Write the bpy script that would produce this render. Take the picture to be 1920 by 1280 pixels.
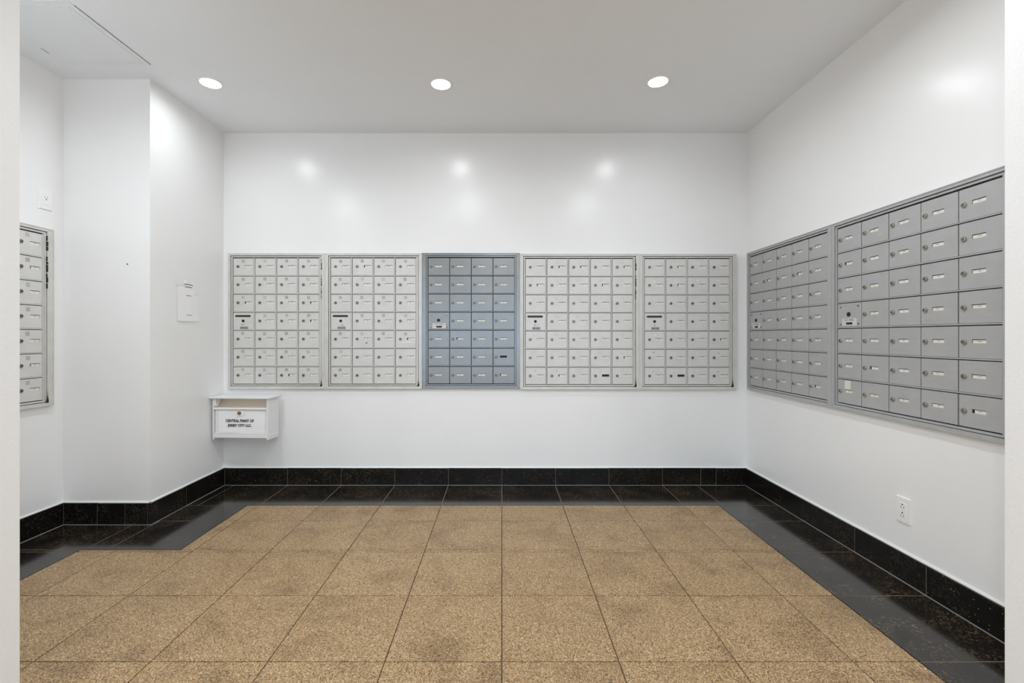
import bpy, bmesh, math, random
from mathutils import Vector, Matrix

for o in list(bpy.data.objects):
    bpy.data.objects.remove(o, do_unlink=True)
scene = bpy.context.scene
COL = scene.collection
random.seed(11)

# ------------------------------------------------------------------ camera
CAM_Z = 1.12
F = 863.0                      # focal length in pixels of a 1920 px wide frame
cam_d = bpy.data.cameras.new('camera')
cam_d.sensor_width = 36.0
cam_d.lens = F / 1920 * 36.0
cam_d.shift_x = 19 / 1920
cam_d.shift_y = -9 / 1920
cam_d.clip_start = 0.05
cam = bpy.data.objects.new('camera', cam_d)
cam.location = (0, 0, CAM_Z)
cam.rotation_euler = (math.pi / 2, 0, 0)
COL.objects.link(cam)
scene.camera = cam

# ------------------------------------------------------------------ world, exposure
DAY_STRENGTH = 2.0
world = bpy.data.worlds.new('world')
scene.world = world
world.use_nodes = True
bg = world.node_tree.nodes['Background']
bg.inputs['Color'].default_value = (0.64, 0.82, 1.0, 1)
bg.inputs['Strength'].default_value = DAY_STRENGTH
scene.cycles.max_bounces = 16          # a white room: let the light bounce
scene.cycles.diffuse_bounces = 12
scene.view_settings.view_transform = 'Standard'
scene.view_settings.look = 'None'
scene.view_settings.exposure = 0.32
scene.view_settings.gamma = 1.0
scene.view_settings.use_curve_mapping = False
LENS_GLOW = 12.0               # emission of the downlight lenses
LAMP_ALCOVE = 2.0              # watts of each bulb
FILL_FRONT = 8.0  # added front row, out of view
FILL_LOBBY = 11.5  # added fill behind the viewer
SPREAD = 165

# ------------------------------------------------------------------ materials
def new_mat(name):
    m = bpy.data.materials.new(name)
    m.use_nodes = True
    nt = m.node_tree
    return m, nt, nt.nodes['Principled BSDF']

def N(nt, t, **kw):
    n = nt.nodes.new(t)
    for k, v in kw.items():
        setattr(n, k, v)
    return n

def plain(name, col, rough=0.5, metal=0.0, spec=0.5):
    m, nt, p = new_mat(name)
    p.inputs['Base Color'].default_value = (*col, 1)
    p.inputs['Roughness'].default_value = rough
    p.inputs['Metallic'].default_value = metal
    p.inputs['Specular IOR Level'].default_value = spec
    return m

def ramp(nt, stops):
    r = N(nt, 'ShaderNodeValToRGB')
    els = r.color_ramp.elements
    while len(els) < len(stops):
        els.new(0.5)
    for e, (pos, c) in zip(els, stops):
        e.position = pos
        e.color = (*c, 1)
    return r

def tile_coords(nt, jitter=True):
    """world position, shifted by a random amount for each tile"""
    geo = N(nt, 'ShaderNodeNewGeometry')
    if not jitter:
        return geo.outputs['Position']
    oi = N(nt, 'ShaderNodeObjectInfo')
    mul = N(nt, 'ShaderNodeVectorMath', operation='SCALE')
    mul.inputs[0].default_value = (7.3, 3.1, 5.7)
    nt.links.new(oi.outputs['Random'], mul.inputs['Scale'])
    add = N(nt, 'ShaderNodeVectorMath', operation='ADD')
    nt.links.new(geo.outputs['Position'], add.inputs[0])
    nt.links.new(mul.outputs[0], add.inputs[1])
    return add.outputs[0]

def mix(nt, fac, a, b, mode='MIX'):
    n = N(nt, 'ShaderNodeMix', data_type='RGBA', blend_type=mode)
    for s, v in ((n.inputs['Factor'], fac), (n.inputs['A'], a), (n.inputs['B'], b)):
        if hasattr(v, 'links') or isinstance(v, bpy.types.NodeSocket):
            nt.links.new(v, s)
        elif isinstance(v, (int, float)):
            s.default_value = v
        else:
            s.default_value = (*v, 1)
    return n.outputs['Result']

def paint(name, col, rough, bump, scale):
    m, nt, p = new_mat(name)
    geo = N(nt, 'ShaderNodeNewGeometry')
    no = N(nt, 'ShaderNodeTexNoise')
    no.inputs['Scale'].default_value = scale
    no.inputs['Detail'].default_value = 3
    nt.links.new(geo.outputs['Position'], no.inputs['Vector'])
    b = N(nt, 'ShaderNodeBump')
    b.inputs['Strength'].default_value = bump
    b.inputs['Distance'].default_value = 0.002
    nt.links.new(no.outputs['Fac'], b.inputs['Height'])
    nt.links.new(b.outputs['Normal'], p.inputs['Normal'])
    big = N(nt, 'ShaderNodeTexNoise')
    big.inputs['Scale'].default_value = 1.6
    big.inputs['Detail'].default_value = 4
    nt.links.new(geo.outputs['Position'], big.inputs['Vector'])
    r = ramp(nt, [(0.3, tuple(c * 0.975 for c in col)), (0.7, col)])
    nt.links.new(big.outputs['Fac'], r.inputs['Fac'])
    nt.links.new(r.outputs['Color'], p.inputs['Base Color'])
    p.inputs['Roughness'].default_value = rough
    return m

M = {}
M['wall'] = paint('wall_paint', (0.905, 0.91, 0.914), 0.255, 0.10, 60)
M['jamb'] = paint('jamb_paint', (0.90, 0.90, 0.905), 0.35, 0.55, 110)
M['ceiling'] = paint('ceiling_paint', (0.90, 0.93, 0.96), 0.6, 0.06, 80)
M['hatch'] = paint('hatch_paint', (0.875, 0.905, 0.935), 0.55, 0.05, 80)
M['caulk'] = plain('white_caulk', (0.78, 0.78, 0.77), 0.6)
M['grey_caulk'] = plain('grey_caulk', (0.17, 0.17, 0.16), 0.7)
M['grout'] = plain('brown_grout', (0.10, 0.070, 0.045), 0.8)
M['dark_grout'] = plain('tan_grout', (0.22, 0.165, 0.115), 0.8)
M['dark'] = plain('dark_gap', (0.012, 0.012, 0.012), 0.7)
M['black'] = plain('black_plastic', (0.006, 0.006, 0.006), 0.45)
M['card'] = plain('white_card', (0.80, 0.79, 0.74), 0.5)
M['cream_card'] = plain('cream_card', (0.78, 0.75, 0.66), 0.5)
M['ink'] = plain('grey_ink', (0.16, 0.16, 0.16), 0.6)
M['ink_black'] = plain('black_ink', (0.012, 0.012, 0.014), 0.5)
M['paper'] = plain('white_paper', (0.93, 0.93, 0.935), 0.6)
M['tape'] = plain('frosted_tape', (0.90, 0.90, 0.91), 0.25)
M['plastic'] = plain('white_plastic', (0.90, 0.90, 0.90), 0.3)
M['enamel'] = paint('white_enamel', (0.86, 0.86, 0.87), 0.3, 0.08, 90)
M['cream'] = plain('cream_enamel', (0.80, 0.73, 0.63), 0.45)
M['brass'] = plain('old_brass', (0.36, 0.20, 0.09), 0.3, 0.9)
M['nickel'] = plain('worn_nickel', (0.26, 0.245, 0.21), 0.28, 1.0)
M['bright_nickel'] = plain('bright_nickel', (0.50, 0.46, 0.39), 0.24, 1.0)
M['keyway'] = plain('keyway', (0.03, 0.027, 0.022), 0.5)
M['screw'] = plain('screw_steel', (0.30, 0.30, 0.30), 0.25, 1.0)
M['decal'] = plain('grey_decal', (0.33, 0.33, 0.32), 0.45)
M['plate'] = plain('pale_plate', (0.62, 0.62, 0.61), 0.35)
M['residue'] = plain('white_residue', (0.82, 0.82, 0.80), 0.6)
M['ghost'] = plain('ghost_ring', (0.46, 0.46, 0.445), 0.5)

def brushed(name, col, rough, metal, horizontal=True, dirt=0.12):
    m, nt, p = new_mat(name)
    tc = N(nt, 'ShaderNodeTexCoord')
    oi = N(nt, 'ShaderNodeObjectInfo')
    mp = N(nt, 'ShaderNodeMapping')
    mp.inputs['Scale'].default_value = (12, 12, 600) if horizontal else (600, 600, 12)
    nt.links.new(tc.outputs['Object'], mp.inputs['Vector'])
    no = N(nt, 'ShaderNodeTexNoise', noise_dimensions='4D')
    no.inputs['Scale'].default_value = 1
    no.inputs['Detail'].default_value = 2
    nt.links.new(mp.outputs['Vector'], no.inputs['Vector'])
    nt.links.new(oi.outputs['Random'], no.inputs['W'])
    bl = N(nt, 'ShaderNodeTexNoise', noise_dimensions='4D')
    bl.inputs['Scale'].default_value = 16
    bl.inputs['Detail'].default_value = 5
    wm = N(nt, 'ShaderNodeMath', operation='MULTIPLY')
    wm.inputs[1].default_value = 37.0
    nt.links.new(oi.outputs['Random'], wm.inputs[0])
    nt.links.new(wm.outputs[0], bl.inputs['W'])
    nt.links.new(tc.outputs['Object'], bl.inputs['Vector'])
    r1 = ramp(nt, [(0.25, tuple(c * 0.94 for c in col)), (0.75, tuple(c * 1.04 for c in col))])
    nt.links.new(no.outputs['Fac'], r1.inputs['Fac'])
    r2 = ramp(nt, [(0.35, (1 - dirt, 1 - dirt, 1 - dirt * 1.1)), (0.6, (1, 1, 1))])
    nt.links.new(bl.outputs['Fac'], r2.inputs['Fac'])
    c = mix(nt, 1.0, r1.outputs['Color'], r2.outputs['Color'], 'MULTIPLY')
    nt.links.new(c, p.inputs['Base Color'])
    p.inputs['Metallic'].default_value = metal
    p.inputs['Roughness'].default_value = rough
    return m

M['silver'] = brushed('silver_aluminium', (0.70, 0.695, 0.68), 0.38, 0.12, True, 0.05)
M['silver_trim'] = brushed('silver_trim_aluminium', (0.69, 0.68, 0.655), 0.38, 0.15, False, 0.09)
M['grey'] = brushed('grey_aluminium', (0.465, 0.47, 0.478), 0.38, 0.22, True, 0.05)
M['grey_trim'] = brushed('grey_trim_aluminium', (0.475, 0.48, 0.485), 0.38, 0.22, False, 0.06)
M['gunmetal'] = brushed('blue_grey_aluminium', (0.31, 0.312, 0.315), 0.29, 0.7, True, 0.05)
M['gunmetal_trim'] = brushed('blue_grey_trim', (0.32, 0.33, 0.335), 0.26, 0.7, False, 0.06)

# faded square stickers: mottled grey
m, nt, p = new_mat('faded_sticker')
tc = N(nt, 'ShaderNodeTexCoord'); oi = N(nt, 'ShaderNodeObjectInfo')
no = N(nt, 'ShaderNodeTexNoise', noise_dimensions='4D')
no.inputs['Scale'].default_value = 260
wm = N(nt, 'ShaderNodeMath', operation='MULTIPLY'); wm.inputs[1].default_value = 50
nt.links.new(oi.outputs['Random'], wm.inputs[0]); nt.links.new(wm.outputs[0], no.inputs['W'])
nt.links.new(tc.outputs['Object'], no.inputs['Vector'])
r = ramp(nt, [(0.3, (0.24, 0.24, 0.23)), (0.7, (0.44, 0.435, 0.42))])
nt.links.new(no.outputs['Fac'], r.inputs['Fac'])
# each sticker has faded by a different amount
fade = N(nt, 'ShaderNodeMapRange'); fade.inputs['To Min'].default_value = 0.0; fade.inputs['To Max'].default_value = 0.75
nt.links.new(oi.outputs['Random'], fade.inputs['Value'])
c = mix(nt, fade.outputs['Result'], r.outputs['Color'], (0.58, 0.575, 0.56))
nt.links.new(c, p.inputs['Base Color'])
p.inputs['Roughness'].default_value = 0.5
M['sticker'] = m

# tan granite
def granite_tan():
    m, nt, p = new_mat('tan_granite')
    v = tile_coords(nt)
    n1 = N(nt, 'ShaderNodeTexNoise'); n1.inputs['Scale'].default_value = 210; n1.inputs['Detail'].default_value = 4
    n1.inputs['Roughness'].default_value = 0.65
    n1.inputs['Distortion'].default_value = 1.2
    nt.links.new(v, n1.inputs['Vector'])
    r1 = ramp(nt, [(0.34, (0.10, 0.055, 0.026)), (0.44, (0.32, 0.195, 0.096)), (0.51, (0.42, 0.285, 0.155)),
                   (0.58, (0.56, 0.41, 0.245)), (0.66, (0.72, 0.59, 0.42))])
    nt.links.new(n1.outputs['Fac'], r1.inputs['Fac'])
    vo = N(nt, 'ShaderNodeTexVoronoi'); vo.inputs['Scale'].default_value = 300
    nt.links.new(v, vo.inputs['Vector'])
    sep = N(nt, 'ShaderNodeSeparateColor'); nt.links.new(vo.outputs['Color'], sep.inputs[0])
    dk = ramp(nt, [(0.84, (0, 0, 0)), (0.88, (1, 1, 1))]); nt.links.new(sep.outputs[0], dk.inputs['Fac'])
    c = mix(nt, dk.outputs['Color'], r1.outputs['Color'], (0.13, 0.085, 0.052))
    lt = ramp(nt, [(0.88, (0, 0, 0)), (0.92, (1, 1, 1))]); nt.links.new(sep.outputs[1], lt.inputs['Fac'])
    c = mix(nt, lt.outputs['Color'], c, (0.66, 0.54, 0.38))
    # broad mottling and a few darker veins
    n2 = N(nt, 'ShaderNodeTexNoise'); n2.inputs['Scale'].default_value = 4.5; n2.inputs['Detail'].default_value = 5
    n2.inputs['Distortion'].default_value = 0.8
    nt.links.new(v, n2.inputs['Vector'])
    r2 = ramp(nt, [(0.28, (0.60, 0.55, 0.47)), (0.5, (0.83, 0.785, 0.70)), (0.7, (0.87, 0.83, 0.75))])
    nt.links.new(n2.outputs['Fac'], r2.inputs['Fac'])
    c = mix(nt, 1.0, c, r2.outputs['Color'], 'MULTIPLY')
    oi = N(nt, 'ShaderNodeObjectInfo')
    r3 = ramp(nt, [(0.0, (0.95, 0.94, 0.92)), (1.0, (1.0, 1.0, 1.0))])
    nt.links.new(oi.outputs['Random'], r3.inputs['Fac'])
    c = mix(nt, 1.0, c, r3.outputs['Color'], 'MULTIPLY')
    nt.links.new(c, p.inputs['Base Color'])
    p.inputs['Roughness'].default_value = 0.42
    p.inputs['Specular IOR Level'].default_value = 0.35
    return m
M['tan'] = granite_tan()

def granite_black(name, brown, rough, spec=0.5):
    m, nt, p = new_mat(name)
    v = tile_coords(nt)
    n1 = N(nt, 'ShaderNodeTexNoise'); n1.inputs['Scale'].default_value = 110; n1.inputs['Detail'].default_value = 4
    n1.inputs['Roughness'].default_value = 0.7
    nt.links.new(v, n1.inputs['Vector'])
    n2 = N(nt, 'ShaderNodeTexNoise'); n2.inputs['Scale'].default_value = 7; n2.inputs['Detail'].default_value = 2
    nt.links.new(v, n2.inputs['Vector'])
    fl = ramp(nt, [(0.50, (0, 0, 0)), (0.70, (1, 1, 1))]); nt.links.new(n1.outputs['Fac'], fl.inputs['Fac'])
    pa = ramp(nt, [(0.40, (0.15, 0.15, 0.15)), (0.65, (1, 1, 1))]); nt.links.new(n2.outputs['Fac'], pa.inputs['Fac'])
    f = mix(nt, 1.0, fl.outputs['Color'], pa.outputs['Color'], 'MULTIPLY')
    oi = N(nt, 'ShaderNodeObjectInfo')
    orr = ramp(nt, [(0.0, (0.25, 0.25, 0.25)), (1.0, (1, 1, 1))]); nt.links.new(oi.outputs['Random'], orr.inputs['Fac'])
    f = mix(nt, 1.0, f, orr.outputs['Color'], 'MULTIPLY')
    c = mix(nt, f, (0.0075, 0.0070, 0.0065), brown)
    vf = N(nt, 'ShaderNodeTexVoronoi'); vf.inputs['Scale'].default_value = 150
    nt.links.new(v, vf.inputs['Vector'])
    sf = N(nt, 'ShaderNodeSeparateColor'); nt.links.new(vf.outputs['Color'], sf.inputs[0])
    rf = ramp(nt, [(0.80, (0, 0, 0)), (0.88, (0.75, 0.75, 0.75))]); nt.links.new(sf.outputs[1], rf.inputs['Fac'])
    ff = mix(nt, 1.0, rf.outputs['Color'], pa.outputs['Color'], 'MULTIPLY')
    c = mix(nt, ff, c, brown)
    vo = N(nt, 'ShaderNodeTexVoronoi'); vo.inputs['Scale'].default_value = 75
    nt.links.new(v, vo.inputs['Vector'])
    sp = ramp(nt, [(0.12, (1, 1, 1)), (0.16, (0, 0, 0))]); nt.links.new(vo.outputs['Distance'], sp.inputs['Fac'])
    sep = N(nt, 'ShaderNodeSeparateColor'); nt.links.new(vo.outputs['Color'], sep.inputs[0])
    few = ramp(nt, [(0.93, (0, 0, 0)), (0.94, (1, 1, 1))]); nt.links.new(sep.outputs[0], few.inputs['Fac'])
    s = mix(nt, 1.0, sp.outputs['Color'], few.outputs['Color'], 'MULTIPLY')
    c = mix(nt, s, c, (0.30, 0.29, 0.26))
    nt.links.new(c, p.inputs['Base Color'])
    p.inputs['Roughness'].default_value = rough
    p.inputs['Specular IOR Level'].default_value = spec
    return m
M['blackstone'] = granite_black('black_granite', (0.135, 0.09, 0.050), 0.13)
M['blackbase'] = granite_black('black_granite_base', (0.050, 0.042, 0.028), 0.20, 0.3)

def emitter(name, strength, col=(1, 0.985, 0.96)):
    m, nt, p = new_mat(name)
    p.inputs['Base Color'].default_value = (0.9, 0.9, 0.9, 1)
    p.inputs['Emission Color'].default_value = (*col, 1)
    p.inputs['Emission Strength'].default_value = strength
    return m
M['lens'] = emitter('lamp_lens', LENS_GLOW)

m, nt, p = new_mat('door_glass')
tr = N(nt, 'ShaderNodeBsdfTransparent'); gl = N(nt, 'ShaderNodeBsdfGlossy'); gl.inputs['Roughness'].default_value = 0.02
mx = N(nt, 'ShaderNodeMixShader'); mx.inputs[0].default_value = 0.07
nt.links.new(tr.outputs[0], mx.inputs[1]); nt.links.new(gl.outputs[0], mx.inputs[2])
nt.links.new(mx.outputs[0], nt.nodes['Material Output'].inputs['Surface'])
M['glass'] = m

# ------------------------------------------------------------------ mesh helpers
class MB:
    def __init__(self):
        self.v, self.f, self.mi, self.mats = [], [], [], []

    def _m(self, mat):
        if mat not in self.mats:
            self.mats.append(mat)
        return self.mats.index(mat)

    def poly(self, pts, mat):
        b = len(self.v)
        self.v += [tuple(p) for p in pts]
        self.f.append(list(range(b, b + len(pts))))
        self.mi.append(self._m(mat))

    def box(self, x0, x1, y0, y1, z0, z1, mat):
        b = len(self.v)
        self.v += [(x0, y0, z0), (x1, y0, z0), (x1, y1, z0), (x0, y1, z0),
                   (x0, y0, z1), (x1, y0, z1), (x1, y1, z1), (x0, y1, z1)]
        for q in ((0, 3, 2, 1), (4, 5, 6, 7), (0, 1, 5, 4), (1, 2, 6, 5), (2, 3, 7, 6), (3, 0, 4, 7)):
            self.f.append([b + i for i in q]); self.mi.append(self._m(mat))

    def cbox(self, x0, x1, y0, y1, z0, z1, mat, c=0.001):
        """box whose front (-y) face has a chamfered rim"""
        b = len(self.v)
        self.v += [(x0, y1, z0), (x1, y1, z0), (x1, y1, z1), (x0, y1, z1),
                   (x0, y0 + c, z0), (x1, y0 + c, z0), (x1, y0 + c, z1), (x0, y0 + c, z1),
                   (x0 + c, y0, z0 + c), (x1 - c, y0, z0 + c), (x1 - c, y0, z1 - c), (x0 + c, y0, z1 - c)]
        fs = [(3, 2, 1, 0), (8, 9, 10, 11)]
        for i in range(4):
            j = (i + 1) % 4
            fs.append((i, j, 4 + j, 4 + i)); fs.append((4 + i, 4 + j, 8 + j, 8 + i))
        for q in fs:
            self.f.append([b + i for i in q]); self.mi.append(self._m(mat))

    def prism(self, pts, axis, a0, a1, mat):
        """extrude a 2D outline along an axis: 'y' -> pts are (x,z); 'x' -> (y,z); 'z' -> (x,y)"""
        def P(p, a):
            if axis == 'y': return (p[0], a, p[1])
            if axis == 'x': return (a, p[0], p[1])
            return (p[0], p[1], a)
        n = len(pts); b = len(self.v)
        self.v += [P(p, a0) for p in pts] + [P(p, a1) for p in pts]
        self.f.append([b + i for i in range(n)]); self.mi.append(self._m(mat))
        self.f.append([b + n + i for i in reversed(range(n))]); self.mi.append(self._m(mat))
        for i in range(n):
            j = (i + 1) % n
            self.f.append([b + i, b + n + i, b + n + j, b + j]); self.mi.append(self._m(mat))

    def lathe_y(self, prof, cx, cz, mat, seg=16, mats=None):
        """prof: list of (radius, y); turned about the y axis through (cx,cz)"""
        b = len(self.v)
        for r, y in prof:
            for k in range(seg):
                a = 2 * math.pi * k / seg
                self.v.append((cx + r * math.cos(a), y, cz + r * math.sin(a)))
        for i in range(len(prof) - 1):
            mm = self._m(mats[i] if mats else mat)
            for k in range(seg):
                k2 = (k + 1) % seg
                self.f.append([b + i * seg + k, b + i * seg + k2, b + (i + 1) * seg + k2, b + (i + 1) * seg + k]); self.mi.append(mm)
        self.f.append([b + (len(prof) - 1) * seg + k for k in range(seg)])
        self.mi.append(self._m(mats[-1] if mats else mat))

    def mesh(self, name, smooth=False):
        me = bpy.data.meshes.new(name)
        me.from_pydata(self.v, [], self.f)
        for mt in self.mats:
            me.materials.append(M[mt])
        me.polygons.foreach_set('material_index', self.mi)
        bm = bmesh.new(); bm.from_mesh(me)
        bmesh.ops.remove_doubles(bm, verts=bm.verts, dist=1e-6)
        bmesh.ops.recalc_face_normals(bm, faces=bm.faces)
        bm.to_mesh(me); bm.free()
        if smooth:
            me.polygons.foreach_set('use_smooth', [True] * len(me.polygons))
            me.set_sharp_from_angle(angle=math.radians(35))
        me.update()
        return me

def link(name, mesh, parent=None, loc=(0, 0, 0), rot=None):
    o = bpy.data.objects.new(name, mesh)
    COL.objects.link(o)
    o.location = loc
    if rot: o.rotation_euler = rot
    if parent: o.parent = parent
    return o

def build(name, mb, parent=None, loc=(0, 0, 0), smooth=False):
    return link(name, mb.mesh(name, smooth), parent, loc)

def tag(o, label=None, cat=None, group=None, kind=None):
    if label: o['label'] = label
    if cat: o['category'] = cat
    if group: o['group'] = group
    if kind: o['kind'] = kind
    return o

def thing(name, label, cat, loc=(0, 0, 0), rz=0.0, group=None):
    o = link(name, None, None, loc, (0, 0, rz))
    o.empty_display_size = 0.05
    return tag(o, label, cat, group)

def structure(name, mb, label=None):
    return tag(build(name, mb), label, kind='structure')

def text_mesh(name, body, size, mat, bold=0.0, spacing=1.0, extrude=0.0003):
    """centred lettering lying in the x-z plane facing -y"""
    cu = bpy.data.curves.new(name, 'FONT')
    cu.body = body
    cu.size = size
    cu.align_x = 'CENTER'; cu.align_y = 'CENTER'
    cu.offset = bold
    cu.space_character = spacing
    cu.extrude = extrude
    cu.resolution_u = 3
    tmp = bpy.data.objects.new(name, cu)
    COL.objects.link(tmp)
    bpy.context.view_layer.update()
    me = bpy.data.meshes.new_from_object(tmp.evaluated_get(bpy.context.evaluated_depsgraph_get()))
    bpy.data.objects.remove(tmp, do_unlink=True)
    bpy.data.curves.remove(cu)
    me.transform(Matrix.Rotation(math.pi / 2, 4, 'X'))
    me.materials.clear(); me.materials.append(M[mat])
    me.name = name
    return me

# ------------------------------------------------------------------ room shell
YB = 3.49          # back wall
XR = 1.855         # right wall
XP = -2.11         # pier side wall (left of the back wall)
XL = -2.63         # outer left wall
YP = 2.76          # pier front face
ZC = 2.663         # ceiling
YJ = 1.26          # front face of the wall with the opening
JL, JR = -904 / F * (YJ + 0.16), 943 / F * (YJ + 0.16)
LX, LY = 3.4, -4.5 # lobby half width, lobby end wall

mb = MB(); mb.box(-3.6, 3.6, LY - 0.2, YB + 0.2, -0.12, -0.004, 'grout'); 
for x0, x1, y0, y1 in ((-2.11, 1.855, 3.062, 3.49), (1.445, 1.855, 1.46, 3.062), (-2.11, -1.695, 2.425, 3.062), (-2.63, -2.11, 2.425, 2.76), (-2.63, -2.22, 1.46, 2.425)):
    mb.box(x0, x1, y0, y1, -0.0039, -0.0012, 'dark_grout')
floor = structure('floor', mb, 'tan granite tile floor with black granite border')
mb = MB(); mb.box(-3.6, 3.6, LY - 0.2, YB + 0.2, ZC, ZC + 0.12, 'ceiling'); ceiling = structure('ceiling', mb, 'smooth white painted ceiling')
mb = MB(); mb.box(XP, XR, YB, YB + 0.15, -0.004, ZC, 'wall'); structure('wall_back', mb, 'glossy white back wall holding five mailbox panels')
mb = MB(); mb.box(XR, XR + 0.15, YJ + 0.16, YB + 0.15, -0.004, ZC, 'wall'); structure('wall_right', mb, 'glossy white right wall holding two mailbox panels')
mb = MB(); mb.box(XL - 0.15, XL, YJ + 0.16, YB + 0.15, -0.004, ZC, 'wall'); structure('wall_left', mb, 'white left wall with one mailbox panel')
mb = MB(); mb.box(XL, XP, YP, YB + 0.15, -0.004, ZC, 'wall'); structure('wall_pier', mb, 'white square pier projecting in the left corner')
mb = MB(); mb.box(-3.6, JL, YJ, YJ + 0.16, -0.004, ZC, 'jamb'); structure('wall_front_left', mb, 'white textured wall end at left edge of the opening')
mb = MB(); mb.box(JR, 3.6, YJ, YJ + 0.16, -0.004, ZC, 'jamb'); structure('wall_front_right', mb, 'white textured wall end at right edge of the opening')
# lobby behind the viewer
mb = MB(); mb.box(-LX - 0.15, -LX, LY, YJ, -0.004, ZC, 'wall'); structure('wall_lobby_left', mb)
mb = MB(); mb.box(LX, LX + 0.15, LY, YJ, -0.004, ZC, 'wall'); structure('wall_lobby_right', mb)
mb = MB()
DW, DH = 2.6, 2.15
mb.box(-LX, -DW, LY - 0.15, LY, -0.004, ZC, 'wall'); mb.box(DW, LX, LY - 0.15, LY, -0.004, ZC, 'wall')
mb.box(-DW, DW, LY - 0.15, LY, DH, ZC, 'wall')
structure('wall_lobby_end', mb)
mb = MB()
for x in (-DW, -1.30, -0.03, 1.24, DW - 0.06):
    mb.box(x, x + 0.06, LY - 0.1, LY - 0.04, 0.0, DH, 'silver_trim')
for z in (0.0, DH - 0.06):
    mb.box(-DW + 0.06, DW - 0.06, LY - 0.1, LY - 0.04, z, z + 0.06, 'silver_trim')
d1 = structure('door_added_1', mb, 'unseen glazed lobby entrance added to let in daylight')  # guessed entrance, added and sized for the bluish daylight and its reflection
for x0, x1 in ((-DW + 0.06, -1.30), (-1.24, -0.03), (0.03, 1.24), (1.30, DW - 0.06)):
    mb = MB(); mb.box(x0, x1, LY - 0.075, LY - 0.065, 0.06, DH - 0.06, 'glass'); build('pane', mb, d1)

# ------------------------------------------------------------------ floor tiles
P = 0.404
G = 0.0020       # half joint
BX_R = XR - 0.415
BX_L = -1.69
BY = 3.057
BY_P = 2.42
BX_LL = -2.215
rows = [YB, BY, 2.80] + [2.80 - P * k for k in range(1, 8)]
tile_cache = {}
def floor_tile(x0, x1, y0, y1, mat):
    if x1 - x0 < 0.01 or y1 - y0 < 0.01: return
    w, d = round(x1 - x0 - 2 * G, 4), round(y1 - y0 - 2 * G, 4)
    key = (w, d, mat)
    if key not in tile_cache:
        mb = MB(); c = 0.0008; hz = 0.0; lo = -0.0039
        hx, hy = w / 2, d / 2
        vs = [(-hx, -hy), (hx, -hy), (hx, hy), (-hx, hy)]
        us = [(-hx + c, -hy + c), (hx - c, -hy + c), (hx - c, hy - c), (-hx + c, hy - c)]
        mb.poly([(*u, hz) for u in us], mat)
        for i in range(4):
            j = (i + 1) % 4
            mb.poly([(*vs[i], hz - c), (*vs[j], hz - c), (*us[j], hz), (*us[i], hz)], mat)
            mb.poly([(*vs[i], lo), (*vs[j], lo), (*vs[j], hz - c), (*vs[i], hz - c)], mat)
        tile_cache[key] = mb.mesh('floor_tile')
    link('floor_tile', tile_cache[key], floor, ((x0 + x1) / 2, (y0 + y1) / 2, 0))

cols = [k * P for k in range(-9, 10)]
def strips(a, b, cuts):
    c = sorted([a, b] + [q for q in cuts if a + 0.02 < q < b - 0.02])
    return list(zip(c[:-1], c[1:]))
# black border: back row
for x0, x1 in strips(XP, BX_R + 0.03, cols): floor_tile(x0, x1, BY, YB, 'blackstone')
# black border: right run
for y0, y1 in strips(YJ + 0.2, YB, rows[2:]):
    if y1 > BY: 
        floor_tile(BX_R + 0.03, XR, max(y0, BY), y1, 'blackstone'); floor_tile(BX_R, XR, y0, BY, 'blackstone')
    else: floor_tile(BX_R, XR, y0, y1, 'blackstone')
# black border: left run beside the pier, then in front of the pier, then the left wall
for y0, y1 in strips(BY_P, BY, rows): floor_tile(-2.08 if y1 <= YP + 0.05 else XP, BX_L, y0, y1, 'blackstone')
floor_tile(-2.20, -2.08, BY_P, YP, 'blackstone')
floor_tile(XL, -2.20, BY_P, YP, 'blackstone')
for y0, y1 in strips(YJ + 0.2, BY_P, rows): floor_tile(XL, BX_LL, y0, y1, 'blackstone')
# tan field
for y0, y1 in strips(BY_P, BY, rows[2:]):
    for x0, x1 in strips(BX_L, BX_R, cols): floor_tile(x0, x1, y0, y1, 'tan')
for y0, y1 in strips(YJ + 0.2, BY_P, rows):
    for x0, x1 in strips(BX_LL, BX_R, cols): floor_tile(x0, x1, y0, y1, 'tan')
for y0, y1 in strips(-0.5, YJ + 0.2, rows):
    xa, xb = (JL, JR) if y1 > YJ - 0.01 else (-2.4, 2.4)
    for x0, x1 in strips(xa, xb, cols): floor_tile(x0, x1, y0, y1, 'tan')
# the lobby's floor goes on behind the viewer
for y0, y1 in strips(LY, -0.5, [-0.5 - 0.93 * k for k in range(1, 4)]):
    for x0, x1 in strips(-LX, LX, [-2.4, -1.6, -0.8, 0, 0.8, 1.6, 2.4]): floor_tile(x0, x1, y0, y1, 'tan')
for s in (-1, 1):
    a, b = (-LX, -2.4) if s < 0 else (2.4, LX)
    floor_tile(a, b, -0.5, YJ, 'tan')

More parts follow.
